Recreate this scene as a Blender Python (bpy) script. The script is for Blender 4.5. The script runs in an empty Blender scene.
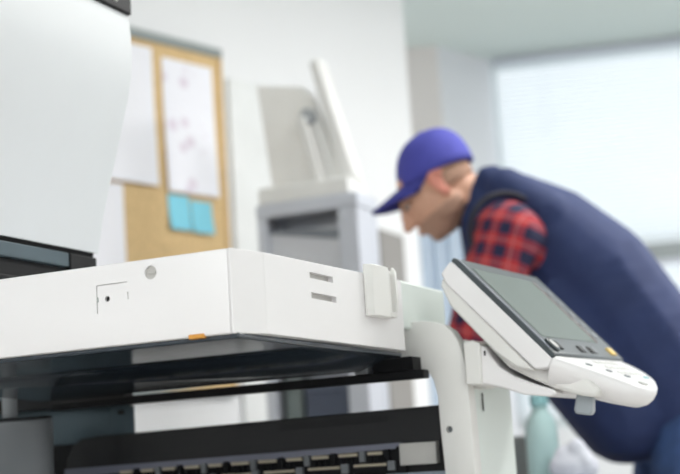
import bpy, bmesh, math, random
from mathutils import Vector, Matrix, Euler, noise
random.seed(4)
S = bpy.context.scene
COL = S.collection
R = math.radians

# ------------------------------------------------------------------ camera
F_PX = 1405.0
ROLL, PITCH = R(3.565), R(9.3)
CAM = Vector((0, 0, .8))
FW = Vector((0, math.cos(PITCH), math.sin(PITCH)))
R0 = Vector((1, 0, 0)); U0 = Vector((0, -math.sin(PITCH), math.cos(PITCH)))
RC = R0*math.cos(ROLL) - U0*math.sin(ROLL)
UC = R0*math.sin(ROLL) + U0*math.cos(ROLL)
def ray(x, y): return FW + RC*((x-340)/F_PX) + UC*((237-y)/F_PX)
def at(x, y, Y):
    r = ray(x, y); return CAM + r*(Y/r.y)
def atz(x, y, z):
    r = ray(x, y); return CAM + r*((z-CAM.z)/r.z)
cd = bpy.data.cameras.new('camera'); cam = bpy.data.objects.new('camera', cd); COL.objects.link(cam)
cam.matrix_world = Matrix.Translation(CAM) @ Matrix((RC, UC, -FW)).transposed().to_4x4()
cd.sensor_width = 36; cd.lens = 36*F_PX/680
cd.dof.use_dof = True; cd.dof.focus_distance = 1.82; cd.dof.aperture_fstop = 3.6
cd.clip_start = .05
S.camera = cam

# ------------------------------------------------------------------ materials
def lin(c): return tuple(((v/255)/12.92 if v/255 <= .04045 else ((v/255+.055)/1.055)**2.4) for v in c)
def mat(name, rgb, rough=.5, metal=0, bump=0, bscale=200, var=.03, vscale=8, spec=.5, coat=0):
    m = bpy.data.materials.new(name); m.use_nodes = True
    nt = m.node_tree; b = nt.nodes['Principled BSDF']
    b.inputs['Roughness'].default_value = rough; b.inputs['Metallic'].default_value = metal
    b.inputs['Specular IOR Level'].default_value = spec
    b.inputs['Coat Weight'].default_value = coat
    tc = nt.nodes.new('ShaderNodeTexCoord')
    n = nt.nodes.new('ShaderNodeTexNoise'); n.inputs['Scale'].default_value = vscale; n.inputs['Detail'].default_value = 4
    nt.links.new(tc.outputs['Object'], n.inputs['Vector'])
    r = nt.nodes.new('ShaderNodeValToRGB')
    c = lin(rgb)
    r.color_ramp.elements[0].position = .3; r.color_ramp.elements[1].position = .7
    r.color_ramp.elements[0].color = tuple(v*(1-var) for v in c)+(1,)
    r.color_ramp.elements[1].color = tuple(min(1, v*(1+var)) for v in c)+(1,)
    nt.links.new(n.outputs['Fac'], r.inputs['Fac']); nt.links.new(r.outputs['Color'], b.inputs['Base Color'])
    if bump:
        n2 = nt.nodes.new('ShaderNodeTexNoise'); n2.inputs['Scale'].default_value = bscale; n2.inputs['Detail'].default_value = 6
        nt.links.new(tc.outputs['Object'], n2.inputs['Vector'])
        bp = nt.nodes.new('ShaderNodeBump'); bp.inputs['Strength'].default_value = bump; bp.inputs['Distance'].default_value = .002
        nt.links.new(n2.outputs['Fac'], bp.inputs['Height']); nt.links.new(bp.outputs['Normal'], b.inputs['Normal'])
    return m
def emis(name, rgb, st):
    m = bpy.data.materials.new(name); m.use_nodes = True
    b = m.node_tree.nodes['Principled BSDF']
    b.inputs['Base Color'].default_value = lin(rgb)+(1,)
    b.inputs['Emission Color'].default_value = lin(rgb)+(1,); b.inputs['Emission Strength'].default_value = st
    return m
WHITE = mat('printer_white', (239, 237, 238), .38, bump=.04, bscale=900, var=.01)
WHITE2 = mat('printer_offwhite', (230, 229, 226), .4, bump=.04, bscale=900, var=.01)
PALE = mat('pale_steel', (226, 234, 230), .45, var=.02)
PAD = mat('pad_white', (226, 229, 232), .5, var=.01)
BLACK = mat('black_plastic', (12, 13, 16), .5, bump=.05, bscale=600, spec=.2)
DARK = mat('dark_tray', (44, 53, 62), .13, bump=.0, bscale=300, var=.05)
DARKB = mat('dark_cover', (15, 16, 20), .5, bump=.08, bscale=900)
STEELB = mat('blue_grey_steel', (68, 84, 92), .4, metal=.3, var=.06)
GREYP = mat('grey_plastic', (120, 124, 128), .45)
LAV = mat('lavender_grey', (120, 122, 138), .4)
LGREY = mat('light_grey', (196, 194, 190), .4)
PLASTG = mat('bezel_grey', (60, 69, 73), .35)
SILV = mat('silver_edge', (150, 152, 165), .2, metal=.6)
SCREEN = mat('screen_glass', (96, 110, 105), .45, var=.02, spec=.2)
ROLLER = mat('roller_beige', (196, 186, 165), .55)
ORANGE = mat('orange_label', (214, 150, 62), .5)
YEL = mat('yellow_key', (240, 200, 90), .4)
TEAL = mat('teal_mark', (110, 185, 190), .4)
KEYG = mat('key_grey', (168, 172, 170), .5)
HOLE = mat('hole_black', (10, 10, 12), .7)
WALL = mat('wall_paint', (233, 234, 236), .75, bump=.1, bscale=300, var=.01, vscale=2)
WALLP = mat('wall_taupe', (222, 216, 213), .75, var=.02, vscale=3)
WALLB = mat('wall_bluegrey', (226, 228, 233), .75, var=.02, vscale=3)
CEIL = mat('ceiling_paint', (216, 226, 223), .8, bump=.1, bscale=200, var=.02, vscale=1)
FLOOR = mat('floor_vinyl', (196, 193, 188), .35, var=.08, vscale=3)
FRAMEW = mat('window_grey', (150, 156, 156), .4)
METAL = mat('board_trim', (142, 150, 150), .6)
CABW = mat('cabinet_white', (196, 200, 209), .4)
CABG = mat('cabinet_grey', (200, 202, 208), .5)
DEVW = mat('device_white', (226, 226, 224), .4)
DEVG = mat('device_grey', (238, 237, 234), .5)

# ------------------------------------------------------------------ mesh helpers
def link(name, bm, m, parent=None, smooth=False, bevel=0, seg=2):
    bmesh.ops.recalc_face_normals(bm, faces=bm.faces)
    me = bpy.data.meshes.new(name); bm.to_mesh(me); bm.free()
    for mm in (m if isinstance(m, (list, tuple)) else [m]): me.materials.append(mm)
    o = bpy.data.objects.new(name, me); COL.objects.link(o)
    if parent: o.parent = parent
    if bevel:
        b = o.modifiers.new('bevel', 'BEVEL'); b.width = bevel; b.segments = seg; b.limit_method = 'ANGLE'; b.angle_limit = R(35)
        b.harden_normals = False
    if smooth or bevel:
        for p in me.polygons: p.use_smooth = True
        if not (smooth is True):
            me.set_sharp_from_angle(angle=R(40 if bevel else 35))
    return o
def box(bm, x0, x1, y0, y1, z0, z1, mi=0):
    v = [bm.verts.new((x, y, z)) for x in (x0, x1) for y in (y0, y1) for z in (z0, z1)]
    for f in ((0,1,3,2),(4,6,7,5),(0,4,5,1),(2,3,7,6),(0,2,6,4),(1,5,7,3)):
        bm.faces.new([v[i] for i in f]).material_index = mi
    return v
def hexa(bm, b4, t4):
    v = [bm.verts.new(p) for p in list(b4)+list(t4)]
    for f in ((3,2,1,0),(4,5,6,7),(0,1,5,4),(1,2,6,5),(2,3,7,6),(3,0,4,7)): bm.faces.new([v[i] for i in f])
def prism(bm, pts, fn0, fn1):
    a = [bm.verts.new(fn0(*p)) for p in pts]; b = [bm.verts.new(fn1(*p)) for p in pts]
    n = len(pts)
    bm.faces.new(a[::-1]); bm.faces.new(b)
    for i in range(n): bm.faces.new((a[i], a[(i+1) % n], b[(i+1) % n], b[i]))
def xz(bm, pts, y0, y1): prism(bm, pts, lambda x, z: (x, y0, z), lambda x, z: (x, y1, z))
def yz(bm, pts, x0, x1): prism(bm, pts, lambda y, z: (x0, y, z), lambda y, z: (x1, y, z))
def xy(bm, pts, z0, z1): prism(bm, pts, lambda x, y: (x, y, z0), lambda x, y: (x, y, z1))
def tube(bm, p0, p1, r0, r1=None, n=20, cap=True):
    p0, p1 = Vector(p0), Vector(p1); r1 = r0 if r1 is None else r1
    q = (p1-p0).to_track_quat('Z', 'Y'); rings = []
    for p, r in ((p0, r0), (p1, r1)):
        rings.append([bm.verts.new(p + q @ Vector((r*math.cos(2*math.pi*i/n), r*math.sin(2*math.pi*i/n), 0))) for i in range(n)])
    for i in range(n): bm.faces.new((rings[0][i], rings[0][(i+1) % n], rings[1][(i+1) % n], rings[1][i]))
    if cap: bm.faces.new(rings[0][::-1]); bm.faces.new(rings[1])
def loft(bm, rings, cap=True):
    rr = [[bm.verts.new(p) for p in r] for r in rings]; n = len(rr[0])
    for a, b in zip(rr, rr[1:]):
        for i in range(n): bm.faces.new((a[i], a[(i+1) % n], b[(i+1) % n], b[i]))
    if cap: bm.faces.new(rr[0][::-1]); bm.faces.new(rr[-1])
def NB(): return bmesh.new()
def bx(name, m, parent, *a, bevel=0, **k):
    bm = NB(); box(bm, *a); return link(name, bm, m, parent, bevel=bevel, **k)
def cut(o, bm, m=None):
    bmesh.ops.recalc_face_normals(bm, faces=bm.faces)
    me = bpy.data.meshes.new('cutter'); bm.to_mesh(me); bm.free()
    if m: me.materials.append(m)
    c = bpy.data.objects.new('cutter', me); COL.objects.link(c)
    c.matrix_world = Matrix.Identity(4)
    par = o.parent; o.parent = None
    d = o.modifiers.new('cut', 'BOOLEAN'); d.operation = 'DIFFERENCE'; d.object = c; d.solver = 'EXACT'
    bpy.context.view_layer.update()
    new = bpy.data.meshes.new_from_object(o.evaluated_get(bpy.context.evaluated_depsgraph_get()))
    o.modifiers.clear(); old = o.data; o.data = new; bpy.data.meshes.remove(old)
    bpy.data.objects.remove(c); bpy.data.meshes.remove(me)
    o.parent = par
    new.set_sharp_from_angle(angle=R(30))
def empty(name, label, cat, loc=(0,0,0), rz=0, group=None):
    o = bpy.data.objects.new(name, None); COL.objects.link(o); o.location = loc; o.rotation_euler = (0,0,rz)
    o.empty_display_size = .1
    return tag(o, label, cat, group)
def tag(o, label, cat, group=None):
    o['label'] = label; o['category'] = cat
    if group: o['group'] = group
    return o
def struct(o): o['kind'] = 'structure'; return o

# organic solids: union of tapered capsules -> one skin
_SPH = {}
def _unit(seg):
    if seg not in _SPH:
        nv_ = max(8, seg//2+2); vs = [(0, 0, 1)]
        for i in range(1, nv_):
            p = math.pi*i/nv_
            vs += [(math.sin(p)*math.cos(2*math.pi*j/seg), math.sin(p)*math.sin(2*math.pi*j/seg), math.cos(p)) for j in range(seg)]
        vs.append((0, 0, -1)); fs = []
        for j in range(seg):
            k = (j+1) % seg
            fs.append((0, 1+j, 1+k)); fs.append((len(vs)-1, 1+(nv_-2)*seg+k, 1+(nv_-2)*seg+j))
            for i in range(nv_-2): fs.append((1+i*seg+j, 1+(i+1)*seg+j, 1+(i+1)*seg+k, 1+i*seg+k))
        _SPH[seg] = ([Vector(v) for v in vs], fs)
    return _SPH[seg]
def ell(bm, c, rx, ry, rz, rot=None, seg=14):
    M = Matrix.Translation(Vector(c))
    if rot: M = M @ rot.to_4x4()
    M = M @ Matrix.Diagonal((rx, ry, rz, 1))
    vs, fs = _unit(seg)
    bv = [bm.verts.new(M @ v) for v in vs]
    for f in fs: bm.faces.new([bv[i] for i in f])
def cap_(bm, p0, r0, p1, r1, sy=1.0, k=None):
    p0, p1 = Vector(p0), Vector(p1)
    k = k or max(2, int((p1-p0).length/(min(r0, r1)*.22))+1)
    for i in range(k+1):
        t = i/k; r = r0+(r1-r0)*t; ell(bm, p0.lerp(p1, t), r, r*sy, r)
def chain(bm, pts, sy=1.0):
    for (a, ra), (b, rb) in zip(pts, pts[1:]): cap_(bm, a, ra, b, rb, sy)
def organic(name, bm, m, parent, voxel=.007, smooth=6, fn=None):
    me = bpy.data.meshes.new(name); bm.to_mesh(me); bm.free()
    o = bpy.data.objects.new(name, me); COL.objects.link(o)
    d = o.modifiers.new('r', 'REMESH'); d.mode = 'VOXEL'; d.voxel_size = voxel
    s = o.modifiers.new('s', 'SMOOTH'); s.iterations = smooth; s.factor = .5
    bpy.context.view_layer.update()
    new = bpy.data.meshes.new_from_object(o.evaluated_get(bpy.context.evaluated_depsgraph_get()))
    o.modifiers.clear(); o.data = new; bpy.data.meshes.remove(me)
    new.materials.clear()
    for mm in (m if isinstance(m, (list, tuple)) else [m]): new.materials.append(mm)
    if fn:
        for v in new.vertices: v.co = fn(v.co.copy())
    for p in new.polygons: p.use_smooth = True
    new.name = name
    o.parent = parent
    return o

# ------------------------------------------------------------------ the multifunction printer
ANG = R(24.302)
O0 = Vector((-.120685, 1.6, 0))
def loc(X, Y, Z):       # printer frame -> world
    return O0 + Vector((math.cos(ANG)*X + math.sin(ANG)*Y, -math.sin(ANG)*X + math.cos(ANG)*Y, Z))
pr = empty('office_printer', 'white office printer-copier in the foreground with raised lid and tilted touch panel', 'printer', O0, -ANG)

# scanner housing ----------------------------------------------------
ZB, ZT = .959, 1.0585
bm = NB(); xy(bm, [(-.62, 0), (-.0115, 0), (-.0115, .5), (-.62, .5)], ZB, ZT)
hs = link('scanner_housing', bm, WHITE, pr, bevel=.0035)
c = NB()
tube(c, (-.1165, -.01, 1.0415), (-.1165, .004, 1.0415), .0082, n=32)        # round screw recess
tube(c, (-.1785, -.01, 1.0165), (-.1785, .012, 1.0165), .0036, n=20)         # small dark hole
cut(hs, c)
for a in ((-.1940, -.1925, 1.000, 1.034), (-.1920, -.150, 1.0333, 1.0345), (-.1497, -.1485, 1.013, 1.022)):
    c = NB(); box(c, a[0], a[1], -.01, .0035, a[2], a[3]); cut(hs, c)
bm = NB(); tube(bm, (-.1165, .0035, 1.0415), (-.1165, .0042, 1.0415), .008, n=32)
box(bm, -.122, -.111, .0015, .0036, 1.0405, 1.0425)
link('screw', bm, LGREY, pr)
bm = NB(); tube(bm, (-.1785, .0035, 1.0165), (-.1785, .012, 1.0165), .0035)
link('socket_hole', bm, HOLE, pr)
bx('panel_latch', KEYG, pr, -.1938, -.191, -.0006, .001, 1.0135, 1.0195, bevel=.0003)
bx('orange_label', ORANGE, pr, -.068, -.047, -.0012, .006, .9572, .9625, bevel=.001)
# housing behind the seam continues at the back
bm = NB(); xy(bm, [(-.55, .5165), (-.020, .5165), (-.020, .735), (-.55, .735)], 1.0, 1.0740)
link('rear_housing', bm, PALE, pr, bevel=.004)

# front cover with rounded corner, two slots
pts = [(-.0095, 0), (-.0085, .0012), (-.0008, .0655), (0, .069), (0, .496), (-.004, .511), (-.011, .515), (-.011, 0.0)]
bm = NB()
zt = lambda y: ZT + .0075*min(1, max(0, (y-.0)/.4))
prism(bm, pts, lambda x, y: (x, y, ZB+.004*min(1, y/.1)), lambda x, y: (x, y, zt(y)))
fc = link('front_cover', bm, WHITE, pr, bevel=.0022)
for (y0, y1, za, zb) in ((.192, .262, 1.0405, 1.0485), (.194, .270, 1.0145, 1.0225)):
    c = NB(); box(c, -.0085, .01, y0, y1, za, zb); cut(fc, c)
    bx('slot_shade', LGREY, fc, -.0088, -.0075, y0-.002, y1+.002, za-.001, zb+.001)  # grey insert gives the recess its shade by colour
fc.data.set_sharp_from_angle(angle=R(5))
# hook bracket clipped to the cover
bm = NB()
xy(bm, [(0, .362), (.004, .361), (.012, .368), (.0145, .385), (.0145, .415), (.0125, .425), (0, .427)], 1.004, 1.076)
box(bm, 0, .0125, .4255, .431, 1.007, 1.073)
hk = link('cover_hook', bm, WHITE2, pr, bevel=.0015)
bm = NB(); xz(bm, [(0, 1.012), (.013, 1.012), (.0155, 1.03), (.0145, 1.072), (.010, 1.079), (.006, 1.072), (0, 1.066)], .444, .450)
box(bm, -.001, .005, .428, .45, 1.012, 1.074); box(bm, 0, .012, .425, .449, 1.006, 1.0135)
link('hook_fin', bm, WHITE2, hk, bevel=.001)

# dark underside ------------------------------------------------------
bm = NB()
box(bm, -.60, -.006, .006, .50, .9535, .9605)
link('underside_plate', bm, DARK, pr, bevel=.002)
def frust(bm, x0, x1, y0, y1, z0, z1, cx, cy):
    hexa(bm, [(x0+cx, y0+cy, z0), (x1-cx, y0+cy, z0), (x1-cx, y1-cy, z0), (x0+cx, y1-cy, z0)],
         [(x0, y0, z1), (x1, y0, z1), (x1, y1, z1), (x0, y1, z1)])
bm = NB()
hexa(bm, [(-.65, .243, .9475), (-.045, .243, .9475), (-.062, .472, .9355), (-.63, .472, .9355)],
     [(-.66, .225, .954), (-.03, .225, .954), (-.03, .50, .954), (-.66, .50, .954)])
link('underside_tub', bm, DARK, pr, bevel=.0015)
bx('underside_rail', BLACK, pr, -.66, .012, .535, .56, .923, .936, bevel=.002)
bx('rail_gusset', BLACK, pr, -.072, -.006, .54, .575, .9365, .957, bevel=.001)
bx('rail_stop', GREYP, pr, -.100, -.078, .5355, .56, .9365, .955, bevel=.002)

# raised lid --------------------------------------------------------
prof = [(-.475, 1.154), (-.462, 1.214), (-.444, 1.275), (-.427, 1.33), (-.409, 1.392), (-.401, 1.43), (-.3985, 1.46), (-.399, 1.497), (-.403, 1.532)]
def off(p, d):
    out = []
    for i, (x, z) in enumerate(p):
        a = p[max(0, i-1)]; b = p[min(len(p)-1, i+1)]; t = Vector((b[0]-a[0], b[1]-a[1])).normalized()
        out.append((x - t.y*d, z + t.x*d))
    return out
ld = bx('lid_body', BLACK, pr, -.80, -.45, -.02, .40, 1.62, 1.74, bevel=.01) if False else None
bm = NB(); o1 = off(prof, .0065)
xz(bm, prof+o1[::-1], -.03, .4205)
link('lid_pad', bm, PAD, pr, bevel=.0012)
o2 = off(prof, .007); o3 = off(prof, .045)
o2[0] = (o2[0][0]-.004, o2[0][1]-.012); ext = (-.4115, 1.60)
bm = NB(); xz(bm, o2+[ext, (-.48, 1.62)]+o3[::-1], -.035, .4215)
lid = link('lid_frame', bm, BLACK, pr, bevel=.003)
bm = NB(); box(bm, -.50, -.3965, -.03, .4215, 1.529, 1.60); link('lid_edge_beam', bm, BLACK, lid, bevel=.003)
bm = NB(); box(bm, -.400, -.3945, .372, .379, 1.540, 1.60); link('lid_edge_highlight', bm, LGREY, lid, bevel=.001)  # light grey strip paints a highlight on the black beam
hb = bx('hinge_beam', STEELB, pr, -.50, -.4765, -.03, .345, 1.125, 1.1475, bevel=.002)
bm = NB()
box(bm, -.56, -.485, -.02, .425, 1.059, 1.15)
box(bm, -.485, -.478, .35, .42, 1.06, 1.148)
box(bm, -.487, -.479, -.01, .34, 1.092, 1.1)
link('lid_hinge', bm, BLACK, pr, bevel=.002)
for y, zz in ((.06, 1.10), (.19, 1.085), (.24, 1.10), (.375, 1.115), (.395, 1.115)):
    bx('hinge_rib', STEELB if y in (.19, .06) else BLACK, pr, -.487, -.4785, y, y+.008+(.03 if y == .19 else 0), 1.065, zz, bevel=.001)
bm = NB(); ell(bm, (-.478, .135, 1.086), .004, .004, .003); link('hinge_screw', bm, LGREY, pr, smooth=True)

# bracket carrying the touch panel -----------------------------------
outl = [(-.063, .967), (-.058, .972), (-.048, .976), (-.048, 1.014), (0, 1.012), (.016, 1.009), (.032, 1.003), (.045, .992), (.055, .974), (.061, .950), (.0635, .92), (.065, .88), (.066, .78), (.066, .62),
        (.0175, .62), (.0175, .78), (.015, .842), (.014, .898), (.009, .922), (0, .936), (-.014, .942), (-.035, .945), (-.053, .951)]
bm = NB(); xz(bm, outl, .58, .61)
bk = link('support_bracket', bm, WHITE2, pr, bevel=.003)
c = NB(); tube(c, (.0295, .57, .846), (.0295, .592, .846), .0052, n=24); cut(bk, c)
bm = NB(); tube(bm, (.0295, .5905, .846), (.0295, .595, .846), .0054); link('bracket_screw', bm, GREYP, bk)
bm = NB(); xz(bm, [(-.02, .99), (.01, .99), (.03, .985), (.042, .97), (.052, .94), (.0555, .90), (.0565, .62), (.03, .62), (.03, .9), (.01, .94), (-.02, .95)], .609, .81)
link('side_column', bm, PALE, pr, bevel=.004)
bm = NB(); yz(bm, [(.625, .905), (.665, .905), (.665, .968), (.645, .978), (.625, .976)], .052, .078)
mt = link('panel_mount', bm, WHITE2, pr, bevel=.002)
bx('mount_seam', HOLE, pr, .0566, .0576, .661, .664, .872, .900)

# touch panel -----------------------------------------------------------
P0 = Vector((.066, .55, 1.097))
wv = Vector((.0226, .9996, .0184)).normalized(); sv = Vector((.6674, -.0014, -.7447)).normalized()
nv = wv.cross(sv); nv = nv if nv.z > 0 else -nv
nv.normalize(); sv = (sv - wv*sv.dot(wv)).normalized()
def PW(w, s, n): return P0 + wv*w + sv*s + nv*n
kt = R(48.1-26)
kv = (sv*math.cos(kt) + nv*math.sin(kt)).normalized(); kn = wv.cross(kv); kn = kn if kn.z > 0 else -kn
def KW(w, k, n): return P0 + sv*.2135 + nv*(-.002) + wv*w + kv*k*1.06 + kn*n
WID = .385
# white back shell (two steps)
bm = NB(); pf = [(.004, -.004), (-.001, -.008), (.001, -.030), (.02, -.036), (.205, -.034), (.219, -.018), (.214, -.004)]
prism(bm, pf, lambda s, n: PW(.000, s, n), lambda s, n: PW(WID, s, n))
cp = link('panel_shell', bm, WHITE, pr, bevel=.003)
bm = NB(); pf = [(.006, -.034), (.012, -.044), (.045, -.056), (.14, -.058), (.18, -.052), (.205, -.036)]
prism(bm, pf, lambda s, n: PW(.004, s, n), lambda s, n: PW(WID-.01, s, n))
link('panel_back', bm, WHITE2, pr, bevel=.003)
# bezel
bm = NB(); pf = [(.0, -.005), (.0, .001), (.004, .003), (.209, .003), (.212, .0), (.2125, -.005)]
prism(bm, pf, lambda s, n: PW(.001, s, n), lambda s, n: PW(WID-.001, s, n))
bz = link('screen_bezel', bm, PLASTG, pr, bevel=.0012)
bm = NB(); prism(bm, [(.006, .003), (.2, .003), (.2, .0045), (.006, .0045)], lambda s, n: PW(.0015, s, n), lambda s, n: PW(.0065, s, n))
link('silver_trim', bm, SILV, bz, bevel=.0008)
bm = NB(); prism(bm, [(.0225, .0028), (.173, .0028), (.173, .0036), (.0225, .0036)], lambda s, n: PW(.032, s, n), lambda s, n: PW(.315, s, n))
link('touch_screen', bm, SCREEN, pr, bevel=.0004)
bm = NB(); prism(bm, [(.0225, .003), (.173, .003), (.173, .0046), (.0225, .0046)], lambda s, n: PW(.317, s, n), lambda s, n: PW(.321, s, n))
link('screen_trim', bm, mat('trim_rose', (168, 150, 150), .3), bz)
def key(name, m, w0, w1, s0, s1, h=.005, parent=bz):
    bm = NB(); prism(bm, [(s0, .0025), (s1, .0025), (s1, h), (s0, h)], lambda s, n: PW(w0, s, n), lambda s, n: PW(w1, s, n))
    return link(name, bm, m, parent, bevel=.0008)
bm = NB(); rs = []
for rr, h in ((.0135, .002), (.0135, .0065), (.011, .008), (.009, .0065)):
    rs.append([PW(.03+rr*1.1*math.cos(2*math.pi*i/28), .1925+rr*math.sin(2*math.pi*i/28), h) for i in range(28)])
loft(bm, rs); kb = link('round_key', bm, PLASTG, bz, smooth=False, bevel=.0008)
bm = NB(); loft(bm, [[PW(.03+.0085*1.1*math.cos(2*math.pi*i/24), .1925+.0085*math.sin(2*math.pi*i/24), h) for i in range(24)] for h in (.006, .0078)])
link('key_cap', bm, LGREY, kb)
key('panel_key', BLACK, .058, .070, .182, .200)
key('panel_key', BLACK, .160, .178, .188, .202, .0048)
key('panel_key', GREYP, .183, .196, .188, .202)
key('panel_key', BLACK, .215, .232, .188, .202, .0048)
key('panel_key', GREYP, .237, .250, .188, .202)
key('yellow_key', YEL, .335, .362, .186, .202, .0055)
for i in range(5):
    key('side_key', GREYP, .338, .356, .045+.026*i, .058+.026*i, .0045)
# curved keypad lip
from_ = [(.0, .0), (.012, .02), (.028, .045), (.045, .075), (.054, .098), (.07, .112), (.095, .118), (.13, .117), (.18, .108), (.23, .095), (.28, .077), (.325, .055), (.36, .030), (WID, .0)]
def smoothpts(p, n=4):
    out = []
    for i in range(len(p)-1):
        a = Vector(p[max(i-1, 0)]); b = Vector(p[i]); c_ = Vector(p[i+1]); d = Vector(p[min(i+2, len(p)-1)])
        for j in range(n):
            t = j/n
            out.append(.5*((2*b)+(c_-a)*t+(2*a-5*b+4*c_-d)*t*t+(3*b-a-3*c_+d)*t*t*t))
    out.append(Vector(p[-1])); return out
o_ = smoothpts(from_); ctr = Vector((.19, 0))
def ringk(sc, n, dn=0): return [KW(*(ctr + (Vector((q.x, q.y))-ctr)*sc), n - dn*(1-q.y/.13)) for q in o_]
bm = NB(); loft(bm, [ringk(.93, .002), ringk(.965, .0015), ringk(1.0, -.003), ringk(1.012, -.010), ringk(1.0, -.018), ringk(.96, -.026, .004), ringk(.88, -.033, .008), ringk(.7, -.038, .012)])
lip = link('keypad', bm, WHITE, pr, smooth=True)
lip.data.set_sharp_from_angle(angle=R(60))
def kkey(name, m, w, k, a, b, h=.0035):
    bm = NB(); v = []
    rs = [[KW(w+a*math.copysign(abs(math.cos(t))**.6, math.cos(t)), k+b*math.copysign(abs(math.sin(t))**.6, math.sin(t)), hh) for t in [2*math.pi*i/20 for i in range(20)]] for hh in (.001, h)]
    loft(bm, rs); return link(name, bm, m, lip, bevel=.0005)
for w, k in ((.075, .030), (.105, .052), (.135, .072)): kkey('dark_key', GREYP, w, k, .009, .004)
for i in range(4):
    for j in range(3): kkey('number_key', WHITE2, .165+.034*i-.006*j, .016+.021*j, .010, .006)
kkey('teal_key', TEAL, .24, .074, .012, .003)
kkey('start_key', LGREY, .115, .100, .012, .006, .004)
# hinge arm beneath the panel
bm = NB(); pf = [(.078, .993), (.100, .966), (.130, .930), (.160, .912), (.198, .893), (.236, .880), (.256, .876), (.264, .886), (.225, .93), (.19, .95), (.12, 1.0)]
xz(bm, pf, .575, .74); link('panel_housing', bm, WHITE2, pr, bevel=.006, seg=3)
bm = NB(); pf = [(.072, .975), (.0985, .962), (.106, .948), (.117, .932), (.137, .917), (.165, .904), (.196, .892), (.200, .886), (.19, .882), (.152, .888), (.115, .902), (.092, .908), (.070, .908)]
xz(bm, pf, .572, .72); am = link('hinge_arm', bm, WHITE, pr, bevel=.003, seg=3)
bm = NB(); xz(bm, [(.066, .972), (.066, .909), (.0905, .9075), (.0925, .968), (.08, .974)], .566, .66)
link('hinge_plate', bm, WHITE2, am, bevel=.0025)
bx('hinge_slot', HOLE, am, .0958, .0985, .5712, .573, .950, .957)
bm = NB(); xz(bm, [(.222, .885), (.245, .880), (.243, .858), (.239, .852), (.218, .856), (.216, .862)], .60, .622)
link('release_tab', bm, mat('tab_smoke', (158, 166, 172), .35), pr, bevel=.003)

# exit unit under the scanner -----------------------------------------------
bm = NB()
cv = [(-.70, .70), (-.697, .80), (-.69, .845), (-.678, .866), (-.66, .876), (-.63, .8785), (.0145, .8855), (.0145, .70)]
xz(bm, cv, .622, .80)
eu = link('exit_cover', bm, DARKB, pr, bevel=.003)
for r_ in range(3):
    bm = NB()
    for i in range(34):
        x = -.275+.0056*i+.0028*(r_ % 2); box(bm, x, x+.0024, .6212, .623, .872-.0038*r_+.00008*i, .8737-.0038*r_+.00008*i)
    link('vent_slots', bm, BLACK, eu)
bm = NB(); xz(bm, [(-.69, .826), (-.065, .8325), (-.065, .823), (-.69, .812)], .612, .6225)
link('exit_ledge', bm, LAV, pr, bevel=.001)
bx('ledge_end', LGREY, pr, -.0645, -.004, .606, .6225, .797, .8305, bevel=.0015)
bx('roller_bay', BLACK, pr, -.60, -.0665, .613, .6226, .72, .826)
bx('side_gap_cover', HOLE, pr, -.066, .014, .616, .6225, .70, .797)
bx('lower_guide', mat('guide_blue', (150, 160, 172), .4), pr, -.09, .012, .606, .618, .70, .786, bevel=.002)
bm = NB()
xz(bm, [(-.15, .786), (-.055, .786), (-.055, .8), (-.062, .8), (-.062, .8265), (-.07, .8265), (-.07, .790), (-.15, .790)], .607, .616)
link('roller_frame', bm, BLACK, pr, bevel=.001)
random.seed(2)
x = -.575; k = 0
while x < -.085:
    L_ = random.choice((.024, .028, .032))
    zc = .8145+.004*(x+.58)/.5
    bm = NB(); tube(bm, (x, .6105, zc), (x+L_, .6105, zc), .0028, n=14)
    rl = link('exit_roller', bm, ROLLER, pr, smooth=False, bevel=.0006)
    bx('roller_clip', GREYP if k % 2 else BLACK, rl, x+L_+.004, x+L_+.013, .607, .616, zc-.012, zc+.005, bevel=.0012)
    for q in range(3):
        bx('guide_rib', BLACK, rl, x+.004+q*.009, x+.0065+q*.009, .609, .615, zc-.018, zc-.004)
    x += L_+.018; k += 1
x = -.46
while x < -.1:
    L_ = .055
    zc = .797+.004*(x+.58)/.5
    bm = NB(); tube(bm, (x, .6105, zc), (x+L_, .6105, zc), .0024, n=14)
    rl = link('exit_roller', bm, ROLLER, pr, bevel=.0005)
    bx('roller_clip', GREYP, rl, x+L_+.003, x+L_+.015, .606, .616, zc-.010, zc+.005, bevel=.0012)
    x += L_+.024
# inner left wall and paper guide
bm = NB(); box(bm, -1.0, -.605, .632, .66, .70, .9605)
lw = link('inner_wall', bm, STEELB, pr, bevel=.001)
c = NB(); box(c, -.7385, -.7305, .62, .64, .881, .897); cut(lw, c, None)
bx('inner_wall_flange', STEELB, pr, -.6035, -.5565, .629, .633, .70, .9295, bevel=.001)
bm = NB(); ell(bm, (-.5575, .627, .9275), .0035, .003, .0035); link('flange_rivet', bm, LGREY, pr, smooth=True)
bx('lower_guard', BLACK, pr, -.80, -.675, .624, .6315, .70, .868, bevel=.002)
bx('wall_hole', HOLE, pr, -.74, -.729, .64, .645, .88, .898)
bx('flange_hole', HOLE, pr, -.588, -.575, .6275, .6295, .912, .9195, bevel=.001)
bx('upper_gusset', BLACK, pr, -1.0, -.5565, .60, .631, .9305, .9535, bevel=.002)
bm = NB(); xy(bm, [(-.80, .45), (-.64, .45), (-.622, .455), (-.612, .462), (-.61, .468), (-.61, .476), (-.80, .476)], .70, .9075)
link('stapler_block', bm, mat('stapler_grey', (104, 108, 112), .4), pr, bevel=.003)
bx('stapler_top', BLACK, pr, -.80, -.612, .448, .476, .9078, .911, bevel=.001)
bm = NB(); tube(bm, (-.692, .47, .913), (-.692, .47, .955), .012, n=28); link('hinge_post', bm, GREYP, pr, smooth=False, bevel=.001)
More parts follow.
